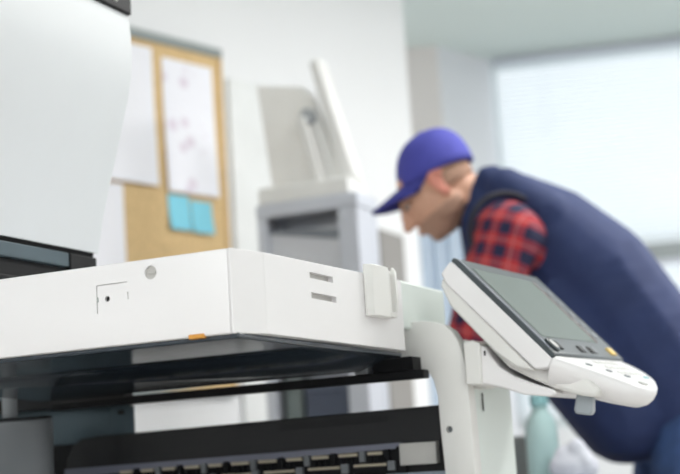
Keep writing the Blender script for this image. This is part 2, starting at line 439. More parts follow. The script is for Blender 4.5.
# lower body, mostly below the frame
bm = NB(); box(bm, -.80, .055, .02, .80, .09, .66)
body = link('lower_body', bm, WHITE2, pr, bevel=.01)
bm = NB(); yz(bm, [(.03, .6605), (.60, .6605), (.60, .72), (.5, .715), (.03, .675)], -.60, -.01)
link('output_tray', bm, DARKB, pr, bevel=.004)
bx('rear_body', DARKB, pr, -.80, .03, .665, .80, .6605, .70)
for i, z in enumerate((.12, .30, .48)):
    d = bx('paper_drawer', WHITE, pr, .056, .070, .04, .78, z, z+.165, bevel=.004)
    bx('drawer_handle', DARKB, d, .0705, .078, .28, .54, z+.11, z+.135, bevel=.003)
for x in (-.74, -.01):
    for y in (.08, .74):
        bm = NB(); tube(bm, (x-.014, y, .04), (x+.014, y, .04), .04, n=24); box(bm, x-.02, x+.02, y-.02, y+.02, .06, .0895)
        link('castor', bm, BLACK, pr, bevel=.001)

# ------------------------------------------------------------------ room
H = 2.7
E0 = Vector((.284, 5.0, 0)); dW = Vector((-.652, -.758, 0)).normalized(); nW = Vector((.758, -.652, 0)).normalized()
def WL(t, o, z): return E0 + dW*t + nW*o + Vector((0, 0, z))
def wbox(bm, t0, t1, o0, o1, z0, z1):
    hexa(bm, [WL(t0, o0, z0), WL(t1, o0, z0), WL(t1, o1, z0), WL(t0, o1, z0)], [WL(t0, o0, z1), WL(t1, o0, z1), WL(t1, o1, z1), WL(t0, o1, z1)])
bm = NB(); wbox(bm, 0, 5.0, -.12, 0, 0, H); struct(link('wall_left', bm, WALL))
Lend = WL(5.0, 0, 0)                      # (-2.98, 1.21)
XR, YB = 4.2, -3.0
bm = NB(); box(bm, Lend.x-.12, Lend.x, YB, Lend.y+.05, 0, H); struct(link('wall_west', bm, WALL))
c1 = atz(404, 46, H); c2 = atz(437, 46, H); c3 = atz(490, 60, H); c4 = atz(680, 38, H)
def vwall(name, a, b, th, m, z0=0, z1=H):
    a = Vector((a[0], a[1], 0)); b = Vector((b[0], b[1], 0)); t = (b-a).normalized(); n = Vector((-t.y, t.x, 0))*th
    bm = NB(); hexa(bm, [a+Vector((0,0,z0)), b+Vector((0,0,z0)), b+n+Vector((0,0,z0)), a+n+Vector((0,0,z0))],
                    [a+Vector((0,0,z1)), b+Vector((0,0,z1)), b+n+Vector((0,0,z1)), a+n+Vector((0,0,z1))])
    return struct(link(name, bm, m))
vwall('wall_alcove', (c1.x-1.2, c1.y+.05), (c2.x, c2.y), .1, WALLP)
vwall('wall_side', (c2.x, c2.y), (c3.x, c3.y), .1, WALLB)
tw = Vector((c4.x-c3.x, c4.y-c3.y, 0)).normalized(); wl = 3.6
cE = Vector((c3.x, c3.y, 0)) + tw*wl
# window wall: band under the window, head strip, jambs
zs, zh = .92, 2.695
vwall('wall_window', (c3.x, c3.y), cE, .15, WALL, 0, zs)
vwall('wall_window_head', (c3.x, c3.y), cE, .15, WALL, zh, H)
XR = cE.x
vwall('wall_window_end', Vector((c3.x, c3.y, 0)) + tw*(wl-.5), cE, .15, WALL, zs, zh)
bm = NB(); box(bm, XR, XR+.12, YB, cE.y+.2, 0, H); struct(link('wall_right', bm, WALL))
# back wall with two daylight windows
def wallhole(name, y, th, x0, x1, holes):
    bm = NB(); xs = x0
    for (a, b, za, zb) in holes:
        box(bm, xs, a, y-th, y, 0, H); box(bm, a, b, y-th, y, 0, za); box(bm, a, b, y-th, y, zb, H); xs = b
    box(bm, xs, x1, y-th, y, 0, H); return struct(link(name, bm, WALL))
holes = [(-2.3, -.2, .95, 2.45), (.5, 2.6, .95, 2.45)]
wallhole('wall_back', YB, .15, Lend.x-.12, XR+.12, holes)
plan = [(-3.3, YB-.15), (XR+.12, YB-.15), (XR+.12, cE.y+.12), (c3.x+.02, c3.y+.14), (-3.3, c3.y+.14)]
bm = NB(); xy(bm, plan, -.06, 0); struct(link('floor', bm, FLOOR))
bm = NB(); xy(bm, plan, H, H+.06); struct(link('ceiling', bm, CEIL))
GLASS = bpy.data.materials.new('window_glass'); GLASS.use_nodes = True
nt = GLASS.node_tree; nt.nodes.remove(nt.nodes['Principled BSDF'])
tr = nt.nodes.new('ShaderNodeBsdfTransparent'); gl = nt.nodes.new('ShaderNodeBsdfGlossy'); mx = nt.nodes.new('ShaderNodeMixShader')
gl.inputs['Roughness'].default_value = .02; mx.inputs[0].default_value = .05
nt.links.new(tr.outputs[0], mx.inputs[1]); nt.links.new(gl.outputs[0], mx.inputs[2]); nt.links.new(mx.outputs[0], nt.nodes['Material Output'].inputs[0])
for i, (a, b, za, zb) in enumerate(holes):
    bm = NB()
    for q in ((a, b, za, za+.05), (a, b, zb-.05, zb), (a, a+.05, za+.05, zb-.05), (b-.05, b, za+.05, zb-.05), ((a+b)/2-.025, (a+b)/2+.025, za+.05, zb-.05)):
        box(bm, q[0], q[1], YB-.10, YB-.04, q[2], q[3])
    w_ = struct(link('window_%d' % (i+2), bm, FRAMEW))
    bm = NB(); box(bm, a+.05, b-.05, YB-.075, YB-.07, za+.05, zb-.05); link('window_pane', bm, GLASS, w_)
# main window: frame, mullion rail, pane, blinds
W0 = Vector((c3.x, c3.y, 0)); nWn = Vector((-tw.y, tw.x, 0))
def WW(u, o, z): return W0 + tw*u + nWn*o + Vector((0, 0, z))
def ww(bm, u0, u1, o0, o1, z0, z1):
    hexa(bm, [WW(u0, o0, z0), WW(u1, o0, z0), WW(u1, o1, z0), WW(u0, o1, z0)], [WW(u0, o0, z1), WW(u1, o0, z1), WW(u1, o1, z1), WW(u0, o1, z1)])
WU = wl-.5
zr0, zr1 = 1.658, 1.738
bm = NB()
ww(bm, 0, WU, .02, .10, zs, zs+.05); ww(bm, 0, WU, .02, .10, zh-.03, zh); ww(bm, .0, .02, .02, .10, zs, zh); ww(bm, WU-.04, WU, .02, .10, zs, zh)
win = struct(link('window_1', bm, mat('frame_white', (225, 232, 232), .4)))
bm = NB(); ww(bm, .02, WU-.04, -.01, .09, zr0, zr1); link('window_rail', bm, FRAMEW, win, bevel=.004)
bm = NB(); ww(bm, .02, WU-.04, .06, .066, zs+.05, zr0); ww(bm, .02, WU-.04, .06, .066, zr1, zh-.03); link('window_pane', bm, GLASS, win)
SLAT = bpy.data.materials.new('blind_slat'); SLAT.use_nodes = True
nt = SLAT.node_tree; nt.nodes.remove(nt.nodes['Principled BSDF'])
df = nt.nodes.new('ShaderNodeBsdfDiffuse'); tl = nt.nodes.new('ShaderNodeBsdfTranslucent'); mx = nt.nodes.new('ShaderNodeMixShader')
wn = nt.nodes.new('ShaderNodeTexNoise'); wn.inputs['Scale'].default_value = 3
cr = nt.nodes.new('ShaderNodeValToRGB'); cr.color_ramp.elements[0].color = (.84, .88, .9, 1); cr.color_ramp.elements[1].color = (.94, .96, .97, 1)
nt.links.new(wn.outputs[0], cr.inputs[0]); nt.links.new(cr.outputs[0], df.inputs[0]); nt.links.new(cr.outputs[0], tl.inputs[0])
mx.inputs[0].default_value = .6
nt.links.new(df.outputs[0], mx.inputs[1]); nt.links.new(tl.outputs[0], mx.inputs[2]); nt.links.new(mx.outputs[0], nt.nodes['Material Output'].inputs[0])
def blinds(z0, z1, label):
    e = empty('window_blind', label, 'window blind', WW(0, 0, z1))
    bm = NB(); z = z0+.02
    while z < z1-.03:
        a = R(38); hw = .0125
        dy, dz = hw*math.cos(a), hw*math.sin(a)
        for (oa, ob) in (((-.035-dy, z-dz), (-.035+dy, z+dz)),):
            p = [WW(.02, oa[0], oa[1]), WW(WU-.05, oa[0], oa[1]), WW(WU-.05, ob[0], ob[1]), WW(.02, ob[0], ob[1])]
            p = [q-e.location for q in p]; up = Vector((0, 0, .0007))
            hexa(bm, p, [q+up for q in p])
        z += .021
    link('slats', bm, SLAT, e)
    def rel(name, *a):
        bm = NB(); ww(bm, *a)
        for v in bm.verts: v.co -= e.location
        link(name, bm, SLAT if name != 'headrail' else CABW, e)
    rel('headrail', .02, WU-.05, -.055, -.02, z1-.028, z1)
    rel('bottom_rail', .02, WU-.05, -.048, -.024, z0, z0+.012)
    for u in (.25, 1.1, 1.95, 2.8): rel('ladder_cord', u, u+.003, -.05, -.047, z0, z1)
blinds(zr1+.005, zh-.005, 'white horizontal slat blind over the tall upper window above the grey rail')
blinds(zs+.06, zr0-.005, 'white horizontal slat blind over the lower window below the grey rail')

LAMPE = emis('lamp_diffuser', (255, 252, 246), 2.2)
# trim on the white wall beside the board
bm = NB(); wbox(bm, .66, .94, 0, .014, 0, 2.03); struct(link('trim_1', bm, mat('trim_white', (226, 228, 228), .6)))

# ------------------------------------------------------------------ pin board and papers
BR = .988; dW0 = .022
pb = empty('pin_board', 'brown cork pin board on the white wall with papers and blue notes', 'pin board')
CORK = mat('cork', (214, 184, 136), .85, bump=.5, bscale=120, var=.12, vscale=90)
bm = NB(); wbox(bm, BR, 2.3, .002, .016, 1.05, 2.085); link('cork_panel', bm, CORK, pb)
bm = NB(); wbox(bm, BR-.012, 2.31, .001, .026, 2.085, 2.112); link('board_rail', bm, METAL, pb)
bm = NB(); wbox(bm, BR-.012, 2.31, .001, .026, 1.03, 1.05); link('board_rail', bm, METAL, pb)
bm = NB(); wbox(bm, BR-.012, BR, .001, .022, 1.05, 2.085); link('board_edge', bm, CORK, pb)
bm = NB(); wbox(bm, 2.3, 2.312, .001, .022, 1.05, 2.085); link('board_edge', bm, CORK, pb)
PAPER = mat('paper', (238, 238, 244), .8, var=.01)
PRINT = mat('printed_paper', (238, 238, 244), .8)
nt = PRINT.node_tree; b = nt.nodes['Principled BSDF']
tc = nt.nodes.new('ShaderNodeTexCoord'); vo = nt.nodes.new('ShaderNodeTexVoronoi'); vo.inputs['Scale'].default_value = 15
mp = nt.nodes.new('ShaderNodeValToRGB'); mp.color_ramp.elements[0].position = .22; mp.color_ramp.elements[1].position = .36
mp.color_ramp.elements[0].color = lin((222, 212, 224))+(1,); mp.color_ramp.elements[1].color = lin((238, 238, 245))+(1,)
nt.links.new(tc.outputs['Object'], vo.inputs['Vector']); nt.links.new(vo.outputs['Distance'], mp.inputs[0]); nt.links.new(mp.outputs[0], b.inputs['Base Color'])
def sheet(name, label, cat, t0, t1, z0, z1, m, group, curl=.01, off_=.0165):
    e = empty(name, label, cat, WL((t0+t1)/2, off_, z1), 0, group)
    bm = NB(); n = 8; g = []
    for i in range(n+1):
        row = []
        for j in range(3):
            t = t0+(t1-t0)*j/2; k = i/n
            row.append(WL(t, off_+.001+curl*k*k, z1+(z0-z1)*k)-e.location)
        g.append(row)
    vs = [[(bm.verts.new(p), bm.verts.new(p+nW*.0012)) for p in r] for r in g]
    for i in range(n):
        for j in range(2):
            for k in (0, 1):
                q = [vs[i][j][k], vs[i][j+1][k], vs[i+1][j+1][k], vs[i+1][j][k]]; bm.faces.new(q if k else q[::-1])
    for i in range(n):
        for j in (0, 2): bm.faces.new((vs[i][j][0], vs[i+1][j][0], vs[i+1][j][1], vs[i][j][1]))
    for j in range(2):
        for i in (0, n): bm.faces.new((vs[i][j][0], vs[i][j+1][0], vs[i][j+1][1], vs[i][j][1]))
    link('sheet', bm, m, e, smooth=False)
    return e
G = 'papers pinned on the cork board'
sheet('paper_sheet', 'blank white paper sheet at the top of the cork board, beside the white copier lid', 'paper', 1.262, 1.47, 1.644, 2.064, PAPER, G)
sheet('paper_sheet', 'white paper sheet with faint pink printed marks at the top right of the cork board', 'paper', 1.018, 1.224, 1.634, 2.045, PRINT, G)
sheet('paper_sheet', 'plain white paper sheet low on the cork board, left of the bare cork', 'paper', 1.392, 1.62, 1.22, 1.636, PAPER, G)
BLUEN = mat('sticky_blue', (128, 204, 224), .7)
sheet('sticky_note', 'light blue sticky note on the cork, left one of the pair', 'sticky note', 1.138, 1.222, 1.520, 1.626, BLUEN, 'blue sticky notes', .012)
sheet('sticky_note', 'light blue sticky note on the cork, right one of the pair', 'sticky note', 1.046, 1.132, 1.517, 1.616, BLUEN, 'blue sticky notes', .012)

# ------------------------------------------------------------------ cabinet behind, with an open scanner on top
p1 = at(256, 206, 3.95)
cab = empty('storage_cabinet', 'white-framed grey storage cabinet with open front behind the printer', 'cabinet', (p1.x, p1.y, 0), -ANG)
cw = .315; ch = p1.z; cdp = .14; fr = .022
bm = NB()
for a in ((0, .03, 0, .03), (cw-.062, cw, 0, .03), (0, .03, cdp-.03, cdp), (cw-.03, cw, cdp-.03, cdp)): box(bm, a[0], a[1], a[2], a[3], 0, ch-.04)
link('frame', bm, CABW, cab, bevel=.003)
bx('top', CABW, cab, -.002, cw+.002, -.002, cdp+.002, ch-.04, ch, bevel=.004)
bx('back_panel', CABG, cab, .03, cw-.03, cdp-.012, cdp-.004, .05, ch-.04)
bx('side_panel', CABG, cab, .003, .009, .03, cdp-.03, .05, ch-.04)
bx('side_panel', CABW, cab, cw-.009, cw-.003, .03, cdp-.03, .05, ch-.04)
bx('front_panel', CABG, cab, .031, cw-.0625, .016, .024, 1.10, ch-.085)
for z in (.12, .60, .90, 1.08): bx('shelf', CABG, cab, .031, cw-.0315, .03, cdp-.0125, z, z+.018)
bm = NB(); hexa(bm, [(.031, .012, ch-.085), (cw-.0625, .012, ch-.125), (cw-.0625, .016, ch-.125), (.031, .016, ch-.085)], [(.031, .012, ch-.074), (cw-.0625, .012, ch-.095), (cw-.0625, .016, ch-.095), (.031, .016, ch-.074)])
link('top_shadow_strip', bm, mat('shadow_dark', (120, 126, 134), .5), cab)  # slanted dark strip paints the shadow beneath the cabinet top

fb = empty('storage_box', 'dark blue-grey box on a shelf of the grey cabinet, seen under the printer lid bay', 'box', cab.matrix_basis @ Vector((.19, .078, .9185)), -ANG)
bm = NB(); box(bm, -.088, .055, -.035, .04, 0, .09); link('box_body', bm, mat('box_navy', (72, 80, 98), .6), fb, bevel=.004)
bm = NB(); box(bm, -.090, .057, -.037, .042, .0905, .11); link('box_lid', bm, mat('box_lid_navy', (84, 92, 110), .6), fb, bevel=.003)

f2 = empty('storage_box', 'grey-green box on a shelf of the grey cabinet, left of the blue-grey box', 'box', cab.matrix_basis @ Vector((.04, .078, .9185)), -ANG)
bm = NB(); box(bm, -.005, .047, -.03, .04, 0, .13); link('box_body', bm, mat('box_greygreen', (120, 130, 128), .6), f2, bevel=.004)
bm = NB(); box(bm, -.006, .048, -.031, .041, .1303, .142); link('box_lid', bm, mat('box_lid_grey', (130, 138, 136), .6), f2, bevel=.003)
sc = empty('flatbed_scanner', 'pale flatbed copier with its lid raised on top of the cabinet', 'scanner', cab.matrix_basis @ Vector((0, 0, ch)), -ANG)
bx('base', DEVW, sc, .005, .29, .005, .135, .0005, .05, bevel=.006)
bm = NB()
def lq(pts, y0, y1): b_ = NB(); xz(b_, pts, y0, y1); return b_
link('lid_panel', lq([(.02, .05), (-.015, .375), (.135, .345), (.165, .31), (.25, .05)], .07, .10), DEVG, sc, bevel=.004)
link('lid_edge', lq([(.245, .05), (.165, .41), (.195, .42), (.29, .052)], .055, .12), DEVW, sc, bevel=.006)
link('lid_strut', lq([(.17, .05), (.125, .24), (.15, .25), (.20, .05)], .035, .055), DEVW, sc, bevel=.003)
bm = NB(); tube(bm, (.155, .045, .25), (.155, .0695, .25), .022); link('hinge_knob', bm, mat('knob_grey', (160, 164, 168), .5), sc)

# taupe cabinet & curtain
p2 = at(362, 230, 4.45)
tc_ = empty('tall_cabinet', 'narrow taupe cabinet standing beside the end of the white wall', 'cabinet', (p2.x+.03, p2.y, 0), -ANG)
TAU = mat('taupe', (140, 137, 134), .6)
bx('carcass', TAU, tc_, -.055, .03, 0, .2, 0.01, p2.z, bevel=.004)
bx('cabinet_door', mat('taupe_door', (128, 125, 123), .6), tc_, -.05, .025, -.014, -.0005, .05, p2.z-.02, bevel=.003)
bx('door_handle', METAL, tc_, .012, .017, -.026, -.0145, 1.2, 1.35, bevel=.001)
p3 = at(398, 222, 6.0); p4 = at(462, 222, 6.0)
cu = NB(); n = 60; fr_, bk_ = [], []
for i in range(n+1):
    u = i/n; x = p3.x+(p4.x-p3.x)*u; y = 6.0+.02*math.sin(u*math.pi*9)
    fr_.append((x, y)); bk_.append((x, y+.006))
xy(cu, fr_+bk_[::-1], .0, p3.z)
tag(link('folding_screen', cu, mat('screen_blue', (206, 218, 232), .8)), 'pale blue pleated screen in the far corner, seen below the face', 'screen')

# ------------------------------------------------------------------ work desk by the man
dk = empty('desk', 'grey desk in front of the man, below the touch panel', 'desk', (.32, 3.1, 0), R(-8))
DT = .735
bx('desk_top', mat('desk_grey', (186, 190, 194), .4), dk, -.75, .29, -.25, .33, DT-.03, DT, bevel=.004)
for x in (-.72, .26):
    for y in (-.22, .30): bx('leg', METAL, dk, x-.02, x+.02, y-.02, y+.02, 0, DT-.0305, bevel=.003)
def ondesk(px, py, Y): v = at(px, py, Y); return (v.x, v.y, DT)
q = at(541, 428, 3.22)
bt = empty('spray_bottle', 'pale teal plastic bottle standing on the desk below the touch panel', 'bottle', (q.x, q.y, DT))
def lathe(pr_, n=28):
    b_ = NB(); loft(b_, [[(r*math.cos(2*math.pi*i/n), r*math.sin(2*math.pi*i/n), z) for i in range(n)] for r, z in pr_]); return b_
link('bottle_body', lathe([(.03, 0), (.036, .004), (.037, .02), (.037, .10), (.036, .13), (.028, .152), (.018, .165), (.018, .175)]), mat('teal_plastic', (190, 220, 220), .35), bt, smooth=True)
link('cap', lathe([(.021, .1755), (.021, .198), (.018, .201)]), mat('teal_cap', (150, 200, 204), .4), bt, smooth=False)
q = at(522, 450, 3.35)
gb = empty('supply_box', 'grey cardboard box on the desk, left of the teal bottle', 'box', (q.x, q.y, DT), R(-12))
bx('box_body', mat('card_grey', (146, 150, 150), .7), gb, -.045, .03, -.03, .06, 0, .10, bevel=.002)
bx('box_lid', mat('card_grey_lid', (158, 162, 162), .7), gb, -.046, .031, -.031, .061, .1003, .112, bevel=.002)
q = at(572, 446, 3.12)
bm = NB()
for i in range(26):
    a = random.random()*6.28; r = random.random()*.065
    ell(bm, (q.x+.55*r*math.cos(a), q.y+r*math.sin(a)*.6, DT+.025+random.random()*.065*(1-r/.08)), .022, .024, .026)
tag(organic('cleaning_cloth', bm, mat('cloth_lilac', (214, 216, 226), .9), None, .006, 3, lambda v: Vector((v.x, v.y, max(v.z, DT+.001)))), 'crumpled pale lilac cloth heaped on the desk next to the man', 'cloth')
q = at(545, 468, 3.02)
bx_ = tag(bx('blue_pouch', mat('pouch_blue', (70, 90, 160), .6), None, q.x-.03, q.x+.02, q.y, q.y+.05, DT+.0005, DT+.018, bevel=.005), 'small flat blue pouch lying on the desk near the cloth', 'pouch')

# ------------------------------------------------------------------ the man
D = 3.4
def m(px, py, dy=0.0):
    v = at(px, py, D); return Vector((v.x, v.y+dy, v.z))
man = empty('person', 'man in blue cap, navy vest and red plaid shirt bending forward over the desk', 'person', (.80, D, 0))
org = Vector((.80, D, 0))
def sub(v): return Vector(v)-org
def lmesh(o):
    for v in o.data.vertices: v.co -= org
    return o
SKIN = mat('skin', (214, 164, 138), .5, var=.04, vscale=30)
hc = m(434, 188); HS = 1.06
tilt = R(34)
fd = Vector((-math.cos(tilt), 0, -math.sin(tilt))); ud = Vector((-math.sin(tilt), 0, math.cos(tilt))); sd = Vector((0, -1, 0))
yaw = Matrix.Rotation(R(-4), 3, 'Z')
fd = yaw @ fd; ud = yaw @ ud; sd = yaw @ sd
HM = Matrix((fd, sd, ud)).transposed()         # head axes: x forward, y near side, z up
def hp(a, b, c_): return hc + (fd*a + sd*b + ud*c_)*HS
bm = NB()
def he(a, b, c_, rx, ry, rz, rot=0): ell(bm, hp(a, b, c_), rx*HS, ry*HS, rz*HS, HM @ Matrix.Rotation(rot, 3, 'Y'))
he(-.010, 0, .018, .088, .071, .080)         # skull
he(.022, 0, -.025, .064, .062, .085)         # face
he(.035, 0, -.078, .042, .040, .032)         # jaw
he(.058, 0, -.092, .020, .022, .017)         # chin
for s in (-1, 1):
    he(.052, s*.030, -.020, .024, .022, .016)   # cheek bone
    he(.0, s*.052, -.058, .035, .014, .030)     # jaw angle
he(.080, 0, .022, .012, .040, .010)          # brow
for i in range(6):                            # nose
    t = i/5; he(.083+.022*t, 0, .008-.046*t, .010+.004*t, .008+.004*t, .012)
for s in (-1, 1): he(.092, s*.010, -.040, .009, .007, .007)
he(.082, 0, -.060, .014, .021, .006); he(.079, 0, -.070, .013, .019, .006)   # lips
for s in (-1, 1):                             # ears
    for i in range(10):
        a = R(-110+i*28); he(-.012-.016*math.cos(a)*-1, s*.0745, -.008+.028*math.sin(a), .006, .005, .007)
    he(-.010, s*.072, -.010, .012, .003, .022); he(-.004, s*.073, -.034, .007, .005, .008)
# neck and torso
nb = m(492, 205)
cap_(bm, hp(-.04, 0, -.05), .056, nb, .062)
chest = m(552, 258); belly = m(612, 325); hip = m(694, 425); hip.y = D
chain(bm, [(nb, .07), (chest, .105), (belly, .10), (hip, .11)], 1.3)
# arms
shN = m(498, 242, -.16); elN = m(466, 338, -.20); wrN = m(472, 432, -.17)
shF = m(513, 232, .18); elF = m(480, 340, .21); wrF = m(455, 428, .16)
def arm(sh, el, wr, sgn):
    global bm
    chain(bm, [(chest.lerp(sh, .5), .07), (sh, .058), (el, .042)]); chain(bm, [(el, .041), (el.lerp(wr, .35), .040), (wr, .027)])
    d = (wr-el).normalized(); d = (d+Vector((-.75, 0, -.1))).normalized(); side = Vector((0, 1, 0))
    palm = wr+d*.05
    for k in range(4):
        o0 = side*(-.027+.018*k); cap_(bm, wr+side*(-.012+.008*k), .017, palm+o0, .013)
        L_ = (.068, .078, .073, .058)[k] if sgn < 0 else (.058, .073, .078, .068)[k]
        a = palm+o0; b_ = a+(d*.9+Vector((0, 0, -.25))).normalized()*L_*.5; c_ = b_+(d*.5+Vector((0, 0, -.8))).normalized()*L_*.5
        chain(bm, [(a, .0105), (b_, .009), (c_, .0075)])
    ts = side*(sgn*-.03)
    a = wr+d*.015+ts*.5; b_ = a+ts*.9+d*.025; c_ = b_+d*.03+Vector((0, 0, -.01))
    chain(bm, [(a, .013), (b_, .011), (c_, .009)])
arm(shN, elN, wrN, -1); arm(shF, elF, wrF, 1)
# legs
def leg(s):
    h = Vector((hip.x, D+s*.10, hip.z-.03)); k = Vector((hip.x-.10, D+s*.12, .47)); a = Vector((hip.x+.0, D+s*.13, .10))
    return h, k, a
for s in (-1, 1):
    h, k, a = leg(s); chain(bm, [(h, .085), (k, .05), (k.lerp(a, .4), .048), (a, .034)]); chain(bm, [(a+Vector((.02, 0, -.05)), .035), (a+Vector((-.16, 0, -.065)), .026)])
body = organic('body', bm, SKIN, man, .0055, 3); lmesh(body)
# face colouring: stubble zone and ear tint as their own materials by region
STUB = mat('stubble_skin', (176, 138, 118), .6, var=.08, vscale=200); EAR = mat('ear_skin', (216, 140, 122), .5)
body.data.materials.append(STUB); body.data.materials.append(EAR)
HMi = HM.inverted()
for p in body.data.polygons:
    l = (HMi @ (p.center + org - hc))/HS
    if l.length > .16: continue
    if abs(l.y) > .069 and -.035 < l.x < .02 and -.05 < l.z < .03: p.material_index = 2
    elif l.z < -.052 and not (l.x > .086) and l.x > -.03: p.material_index = 1
# eyes, brows, mouth
for s in (-1, 1):
    bm = NB(); ell(bm, hp(.079, s*.030, -.002), .009, .011, .008, HM); ey = lmesh(link('eye', bm, mat('eye_white', (170, 150, 140), .3), man, smooth=True))
    bm = NB(); ell(bm, hp(.0855, s*.031, -.003), .0035, .0055, .0055, HM); lmesh(link('iris', bm, HOLE, ey, smooth=True))
    bm = NB(); chain(bm, [(hp(.090, s*.014, .016), .0035), (hp(.087, s*.032, .020), .004), (hp(.074, s*.047, .015), .003)])
    lmesh(organic('eyebrow', bm, mat('hair_dark', (62, 50, 44), .8), man, .002, 1))
bm = NB(); ell(bm, hp(.0905, 0, -.065), .005, .018, .0015, HM); lmesh(link('mouth', bm, mat('lip_line', (150, 84, 78), .5), man, smooth=True))
# hair: short back and sides below the cap
bm = NB()
for i in range(34):
    a = R(100+160*i/33); x, y = math.cos(a)*.084-.010, math.sin(a)*.069
    for j in range(3):
        z = .002-.011*j; k = 1-.10*(j/3)**2
        ell(bm, hp(x*k, y*k, z), .008, .007, .009, HM, seg=10)
lmesh(organic('hair', bm, mat('short_hair', (172, 136, 116), .9, bump=.6, bscale=500, var=.2, vscale=200), man, .004, 2))
# cap
CAPM = mat('cap_blue', (72, 74, 168), .8, bump=.4, bscale=700, var=.05, vscale=40)
cc = m(436, 174); ct = R(23)
cf = yaw @ Vector((-math.cos(ct), 0, -math.sin(ct))); cu_ = yaw @ Vector((-math.sin(ct), 0, math.cos(ct))); cs = yaw @ Vector((0, -1, 0))
CM = Matrix((cf, cs, cu_)).transposed()
def cpt(a, b, c_): return cc + cf*a + cs*b + cu_*c_
bm = NB(); rings = []
for i in range(15):
    t = R(90)*i/14.5; zc = .108*math.sin(t); k = math.cos(t)**.78
    rings.append([cpt(.100*k*math.cos(a)-.012*math.sin(t), .084*k*math.sin(a), zc - (.004-.006*math.cos(a) if i == 0 else 0)) for a in [2*math.pi*j/40 for j in range(40)]])
inner = [[cc+(Vector(p)-cc)*.96 for p in r] for r in rings[::-1]]
loft(bm, rings+inner, cap=False)
rr = rings[-1]
b0 = len(bm.verts)
bm.verts.ensure_lookup_table()
bm.faces.new([bm.verts[14*40+i] for i in range(40)]); bm.faces.new([bm.verts[15*40+i] for i in range(40)][::-1])
for i in range(40): bm.faces.new((bm.verts[i], bm.verts[(i+1) % 40], bm.verts[29*40+(i+1) % 40], bm.verts[29*40+i]))
cp_ = lmesh(link('baseball_cap', bm, CAPM, man, smooth=True))
bm = NB(); ell(bm, cpt(-.012, 0, .109), .007, .007, .004, CM); lmesh(link('cap_button', bm, CAPM, cp_, smooth=True))
bm = NB(); top, bot = [], []
g = []
for i in range(17):
    a = R(-78+156*i/16); row = []
    for j in range(7):
        u = j/6
        x = .098*math.cos(a) + u*(.088*math.cos(a)**.45 if math.cos(a) > 0 else 0)
        y = .081*math.sin(a)*(1-.10*u); z = .004 - .020*u - 3.2*y*y*(.25+.75*u)
        row.append((cpt(x, y, z+.0022), cpt(x, y, z-.0022)))
    g.append(row)
vs = [[(bm.verts.new(a_), bm.verts.new(b_)) for a_, b_ in r] for r in g]
for i in range(16):
    for j in range(6):
        for k in (0, 1):
            q_ = [vs[i][j][k], vs[i+1][j][k], vs[i+1][j+1][k], vs[i][j+1][k]]; bm.faces.new(q_ if k == 0 else q_[::-1])
for i in range(16):
    for j in (0, 6): bm.faces.new((vs[i][j][0], vs[i+1][j][0], vs[i+1][j][1], vs[i][j][1]))
for j in range(6):
    for i in (0, 16): bm.faces.new((vs[i][j][0], vs[i][j+1][0], vs[i][j+1][1], vs[i][j][1]))
lmesh(link('cap_brim', bm, mat('brim_blue', (60, 62, 146), .8, bump=.4, bscale=700), cp_, smooth=True))

# shirt (plaid) : sleeves and hem
PL = bpy.data.materials.new('red_plaid'); PL.use_nodes = True
nt = PL.node_tree; b = nt.nodes['Principled BSDF']; b.inputs['Roughness'].default_value = .85
tc = nt.nodes.new('ShaderNodeTexCoord'); mpn = nt.nodes.new('ShaderNodeMapping'); mpn.inputs['Rotation'].default_value = (0, R(-16), 0)
sp = nt.nodes.new('ShaderNodeSeparateXYZ'); nt.links.new(tc.outputs['Object'], mpn.inputs[0]); nt.links.new(mpn.outputs[0], sp.inputs[0])
def mth(op, a, b_=None):
    n_ = nt.nodes.new('ShaderNodeMath'); n_.operation = op
    for i, v in enumerate((a, b_)):
        if v is None: continue
        if isinstance(v, (int, float)): n_.inputs[i].default_value = v
        else: nt.links.new(v, n_.inputs[i])
    return n_.outputs[0]
def band(src, per, lo, hi, ph=0):
    f_ = mth('FRACT', mth('DIVIDE', mth('ADD', src, 10+ph), per)); return mth('MULTIPLY', mth('GREATER_THAN', f_, lo), mth('LESS_THAN', f_, hi))
xx = mth('SUBTRACT', sp.outputs[0], mth('MULTIPLY', sp.outputs[1], .8))
b1 = band(xx, .056, 0, .5); b2 = band(sp.outputs[2], .056, 0, .5, .01); w1 = band(xx, .056, .7, .76); w2 = band(sp.outputs[2], .056, .7, .76, .01)
def mixc(fac, a, c_):
    n_ = nt.nodes.new('ShaderNodeMix'); n_.data_type = 'RGBA'; nt.links.new(fac, n_.inputs[0])
    for i, v in ((6, a), (7, c_)):
        if isinstance(v, tuple): n_.inputs[i].default_value = v
        else: nt.links.new(v, n_.inputs[i])
    return n_.outputs[2]
col = mixc(mth('MULTIPLY', mth('ADD', b1, b2), .5), lin((172, 42, 46))+(1,), lin((24, 26, 62))+(1,))
col = mixc(mth('MULTIPLY', mth('MAXIMUM', w1, w2), .18), col, lin((225, 190, 190))+(1,))
nt.links.new(col, b.inputs['Base Color'])
bm = NB()
for sh, el, wr in ((shN, elN, wrN), (shF, elF, wrF)):
    c0 = sh+Vector((.004, 0, -.012))
    chain(bm, [(chest.lerp(c0, .6), .075), (c0, .084), (c0.lerp(el, .5), .072), (el, .058)]); chain(bm, [(el, .057), (el.lerp(wr, .5), .048), (el.lerp(wr, .9), .038)])
chain(bm, [(nb, .066), (chest, .10), (belly, .105)], 1.2)
lmesh(organic('plaid_shirt', bm, PL, man, .008, 4))

